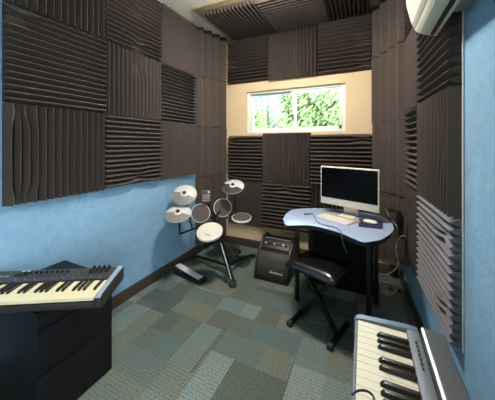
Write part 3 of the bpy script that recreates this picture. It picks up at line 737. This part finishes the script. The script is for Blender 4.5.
def cymbal(c, r, nrm, stem, nm, seam, zone=.48, zm='cymbal_grey'):
    nrm = Vector(nrm).normalized()
    o = G().lathe([(r*.99, -.012), (r, -.009), (r*.99, -.006), (r*.6, .003), (r*.3, .009), (r*.22, .016), (.02, .018)], c, nrm, 40).build(nm, M['cymbal'], dr, smooth=60)
    # grey rubber striking zone: a fan of the disc
    u = Vector(seam); u = (u-nrm*u.dot(nrm)).normalized(); w = nrm.cross(u)
    k = 18; a0 = PI*zone
    g = G(); ring = []
    for rr, h in ((.32, .0098), (.6, .0042), (.985, -.0048)):
        for q in range(k+1):
            an = -a0+2*a0*q/k
            g.v.append(c+nrm*(h+.0006)+(u*math.cos(an)+w*math.sin(an))*r*rr)
    for i in range(2):
        for q in range(k): g.f.append((i*(k+1)+q, i*(k+1)+q+1, (i+1)*(k+1)+q+1, (i+1)*(k+1)+q))
    n0 = len(g.v); g.v += [p-nrm*.001 for p in g.v]; g.f += [tuple(i+n0 for i in reversed(f)) for f in g.f]
    g.build('grey_zone', M[zm], o, smooth=60)
    G().lathe([(.018, .017), (.018, .028), (.012, .034), (.001, .035)], c, nrm, 16).build('wing_nut', M['slot'], o)
    G().tube([c-nrm*.0125, c-nrm*.05, stem], .008, 10).build('cymbal_rod', BM, o)
c1 = Q(184.5, 194, 2.5); c1.x = max(c1.x, XL+.15)
c2 = Q(178, 213, 2.36); c3 = Q(233, 186, 2.7)
cymbal(c1, .122, (.35, -.55, .72), lend.lerp(rk, .35), 'crash_cymbal', (.2, -1, -.3))
cymbal(c2, .125, (.2, -.35, .9), lend, 'hi_hat_cymbal', (.35, -1, -.2))
cymbal(c3, .122, (.14, -.45, .84), rk.lerp(rend, .55), 'ride_cymbal', (-.1, -1, -.3), .5, 'rubber')
mdl = Q(206, 196, 2.62)
mn = (view(mdl)+Vector((.05, 0, .35))).normalized(); mu_ = Vector((0,0,1)).cross(mn).normalized(); mv_ = mn.cross(mu_)
mmx = frame(mdl, mu_, mv_, mn)
mo_ = G().box((-.046, -.066, -.035), (.046, .066, 0)).xf(mmx).build('sound_module', M['rubber_brown'], dr, bevel=.005)
G().box((-.034, .026, .0002), (.012, .052, .002)).xf(mmx).build('display', M['slot'], mo_)
for i in range(3):
    for j in range(3):
        G().box((-.034+i*.025, -.052+j*.024, .0002), (-.018+i*.025, -.042+j*.024, .004)).xf(mmx).build('button', M['mark'], mo_, bevel=.001)
G().lathe([(.009, 0), (.008, .01), (.004, .011)], mmx @ Vector((.03, .038, .0003)), mn, 14).build('dial', M['silver'], mo_)
G().tube([mdl-mn*.036-mv_*.03, rk+Vector((0,0,.03))], .009, 10).build('module_arm', BM, mo_)
# drum cables hang as part of the kit
G().tube(spline([c2+Vector((.03,.02,-.03)), Q(189, 222, 2.48), Q(197, 226, 2.5), Q(207, 223, 2.6), rk]), .0035, 6).build('trigger_cable', M['black'], dr)
G().tube(spline([rk, Q(218, 232, 2.7), mid+Vector((.05,.05,.1)), mid+Vector((.08,.08,.02))]), .0035, 6).build('trigger_cable', M['black'], dr)
# hi-hat pedal
pd0 = P(177, 272, 0); pd1 = P(204, 283, 0)
pc = (pd0+pd1)/2; pu = (pd1-pd0).normalized(); pv = Vector((-pu.y, pu.x, 0)); pl = (pd1-pd0).length
pmx = frame(pd0, pu, pv, (0,0,1))
pe = root('hi_hat_pedal', (pc.x, pc.y, 0), 'black hi-hat foot pedal with silver footboard on the carpet', 'pedal')
hwid = .05
G().extrude([(0, -hwid, .001), (pl, -hwid, .001), (pl, -hwid, .02), (pl*.9, -hwid, .022), (pl*.1, -hwid, .03), (0, -hwid, .02)], (0, 2*hwid, 0)).xf(pmx).build('base', M['black'], pe, bevel=.003)
G().extrude([(pl*.02, -.034, .075), (pl*.93, -.034, .028), (pl*.93, -.034, .036), (pl*.02, -.034, .083)], (0, .068, 0)).xf(pmx).build('footboard', M['pale_metal'], pe, bevel=.003)
G().extrude([(pl*.02, -.044, .0305), (pl*.28, -.044, .0285), (pl*.28, -.044, .058), (pl*.02, -.044, .0715)], (0, .088, 0)).xf(pmx).build('housing', M['rubber'], pe, bevel=.003)
G().box((pl*.9, -.05, .0225), (pl, .05, .04)).xf(pmx).build('heel_block', M['black'], pe, bevel=.004)
# floor cable between kit and amplifier
tag(G().tube(spline([P(236, 254, .006), P(240, 258, .006), P(238, 263, .006), P(241, 267, .006), P(246, 266, .006), P(250, 262, .006), P(249, 257, .006), P(253, 254, .02)]), .004, 6).build('instrument_cable', M['black'], loc=P(244, 262, 0)), 'black cable curled on the carpet between drum kit and amplifier', 'cable')
bl = P(238, 253, 0)
bb = root('junction_box', (bl.x, bl.y, 0), 'small black box on the carpet right of the drum stand', 'box')
G().box((bl.x-.03, bl.y-.022, .001), (bl.x+.03, bl.y+.022, .045)).build('case', M['black'], bb, bevel=.005)
G().lathe([(.008, 0), (.008, .012)], (bl.x, bl.y-.0225, .025), (0,-1,0), 12).build('jack', M['silver'], bb)

# ------------------------------------------------------------------ outside
struct(G().box((-14, YB+1, -3.2), (10, 30, -3)).build('ground', M['ground']))
bd = root('office_building', (-7, 17, -3), 'pale blue office building beyond the trees outside the window', 'building')
G().box((-13.0, 18, -3), (1.5, 23, 5.9)).build('facade', M['facade'], bd)
for k in range(3):
    G().box((-13.02, 17.93, -.4+k*2.2), (1.52, 17.995, -.1+k*2.2)).build('floor_band', M['concrete'], bd)
G().box((-13.1, 17.9, 5.9), (1.6, 23.1, 6.2)).build('roof', M['concrete'], bd)
def tree(x, y, h, r, m, label, n, seed):
    rnd = random.Random(seed)
    tr = root('tree', (x, y, -3), label, 'tree', 'trees outside the window')
    g = G().tube([(x, y, -3), (x+.05, y, -3+h*.5), (x-.05, y, -3+h)], [.14, .09, .03], 10)
    for k in range(7):
        a = rnd.uniform(0, 2*PI); z = -3+h*rnd.uniform(.4, .8)
        g.tube([(x, y, z), (x+math.cos(a)*r*.4, y+math.sin(a)*r*.4, z+r*.35), (x+math.cos(a)*r*.75, y+math.sin(a)*r*.75, z+r*.5)], [.05, .03, .012], 7)
    g.build('trunk', M['bark'], tr)
    f = G()
    def ball():
        while True:
            q = Vector((rnd.uniform(-1,1), rnd.uniform(-1,1), rnd.uniform(-1,1)))
            if q.length < 1: return q
    cc = Vector((x, y, -3+h*.8)); clumps = [cc+ball()*r*.72 for _ in range(26)]
    for _ in range(n):
        c = rnd.choice(clumps); p = c+ball()*r*.26
        d = Vector((rnd.gauss(0,1), rnd.gauss(0,1), rnd.gauss(0,.6))).normalized(); s = rnd.uniform(.05, .1)
        o_ = d.orthogonal().normalized()
        up_ = d.cross(o_)
        k = len(f.v); f.v += [p-o_*s, p-up_*s*.45, p+o_*s, p+up_*s*.45]; f.f.append((k, k+1, k+2, k+3))
    fo = f.build('foliage', m, tr); 
tree(-3.6, 6.6, 6.1, 1.05, M['leafB'], 'slim green tree outside the left edge of the window', 1600, 3)
tree(-3.95, 10.6, 6.6, 1.45, M['leafA'], 'yellow-green tree outside left of the window mullion', 1500, 4)
tree(-1.4, 6.5, 6.1, 1.15, M['leafB'], 'broad leafy tree outside right of the window mullion', 6500, 5)
tree(-1.0, 10.6, 7.0, 1.45, M['leafA'], 'tall leafy tree outside the right edge of the window', 6500, 6)

# ------------------------------------------------------------------ ceiling lamp (over the photographer) and daylight
LX, LY = -.7, 1.7
lm = root('ceiling_light', (LX, LY, ZC), 'square ceiling light box above the middle of the room', 'ceiling light')
G().box((LX-.2, LY-.2, ZC-.03), (LX+.2, LY+.2, ZC-.0005)).build('frame', M['trim_white'], lm, bevel=.003)
G().box((LX-.18, LY-.18, ZC-.09), (LX+.18, LY+.18, ZC-.0305)).build('diffuser', M['led_panel'], lm)
ld = bpy.data.lights.new('ceiling_lamp', 'AREA'); ld.shape = 'SQUARE'; ld.size = .34; ld.energy = 26; ld.color = (1, .93, .84)
lo = bpy.data.objects.new('ceiling_lamp', ld); COL.objects.link(lo); lo.location = (LX, LY, ZC-.095)
pd2 = bpy.data.lights.new('ceiling_lamp_glow', 'POINT'); pd2.energy = 48; pd2.shadow_soft_size = .05; pd2.color = (1, .93, .84)
po2 = bpy.data.objects.new('ceiling_lamp_glow', pd2); COL.objects.link(po2); po2.location = (LX, LY, ZC-.15)
sun = bpy.data.lights.new('sun', 'SUN'); sun.energy = 2.5; sun.angle = .01; sun.color = (1, .95, .86)
so = bpy.data.objects.new('sun', sun); COL.objects.link(so); so.rotation_euler = (math.radians(38), 0, math.radians(20))
wd = bpy.data.worlds.new('world'); scene.world = wd; wd.use_nodes = True
bg = wd.node_tree.nodes['Background']; bg.inputs['Color'].default_value = (.80, .92, 1, 1); bg.inputs['Strength'].default_value = 28.0
dp = bpy.data.lights.new('added_door_portal', 'AREA'); dp.shape = 'RECTANGLE'; dp.size = DZT-.05; dp.size_y = DY1-DY0-.1; dp.cycles.is_portal = True
do = bpy.data.objects.new('added_door_portal', dp); COL.objects.link(do); do.location = (XR(-.9)+.14, (DY0+DY1)/2, DZT/2); do.rotation_euler = (0, PI/2, 0)
# sky light entering by the window opening
pl_ = bpy.data.lights.new('window_portal', 'AREA'); pl_.shape = 'RECTANGLE'; pl_.size = WX1-WX0; pl_.size_y = WZ1-WZ0; pl_.cycles.is_portal = True
po = bpy.data.objects.new('window_portal', pl_); COL.objects.link(po); po.location = ((WX0+WX1)/2, YB+.13, (WZ0+WZ1)/2); po.rotation_euler = (-PI/2, 0, 0)

vs = scene.view_settings
vs.view_transform = 'Standard'; vs.look = 'None'; vs.gamma = 1; vs.use_curve_mapping = False; vs.exposure = 0.12
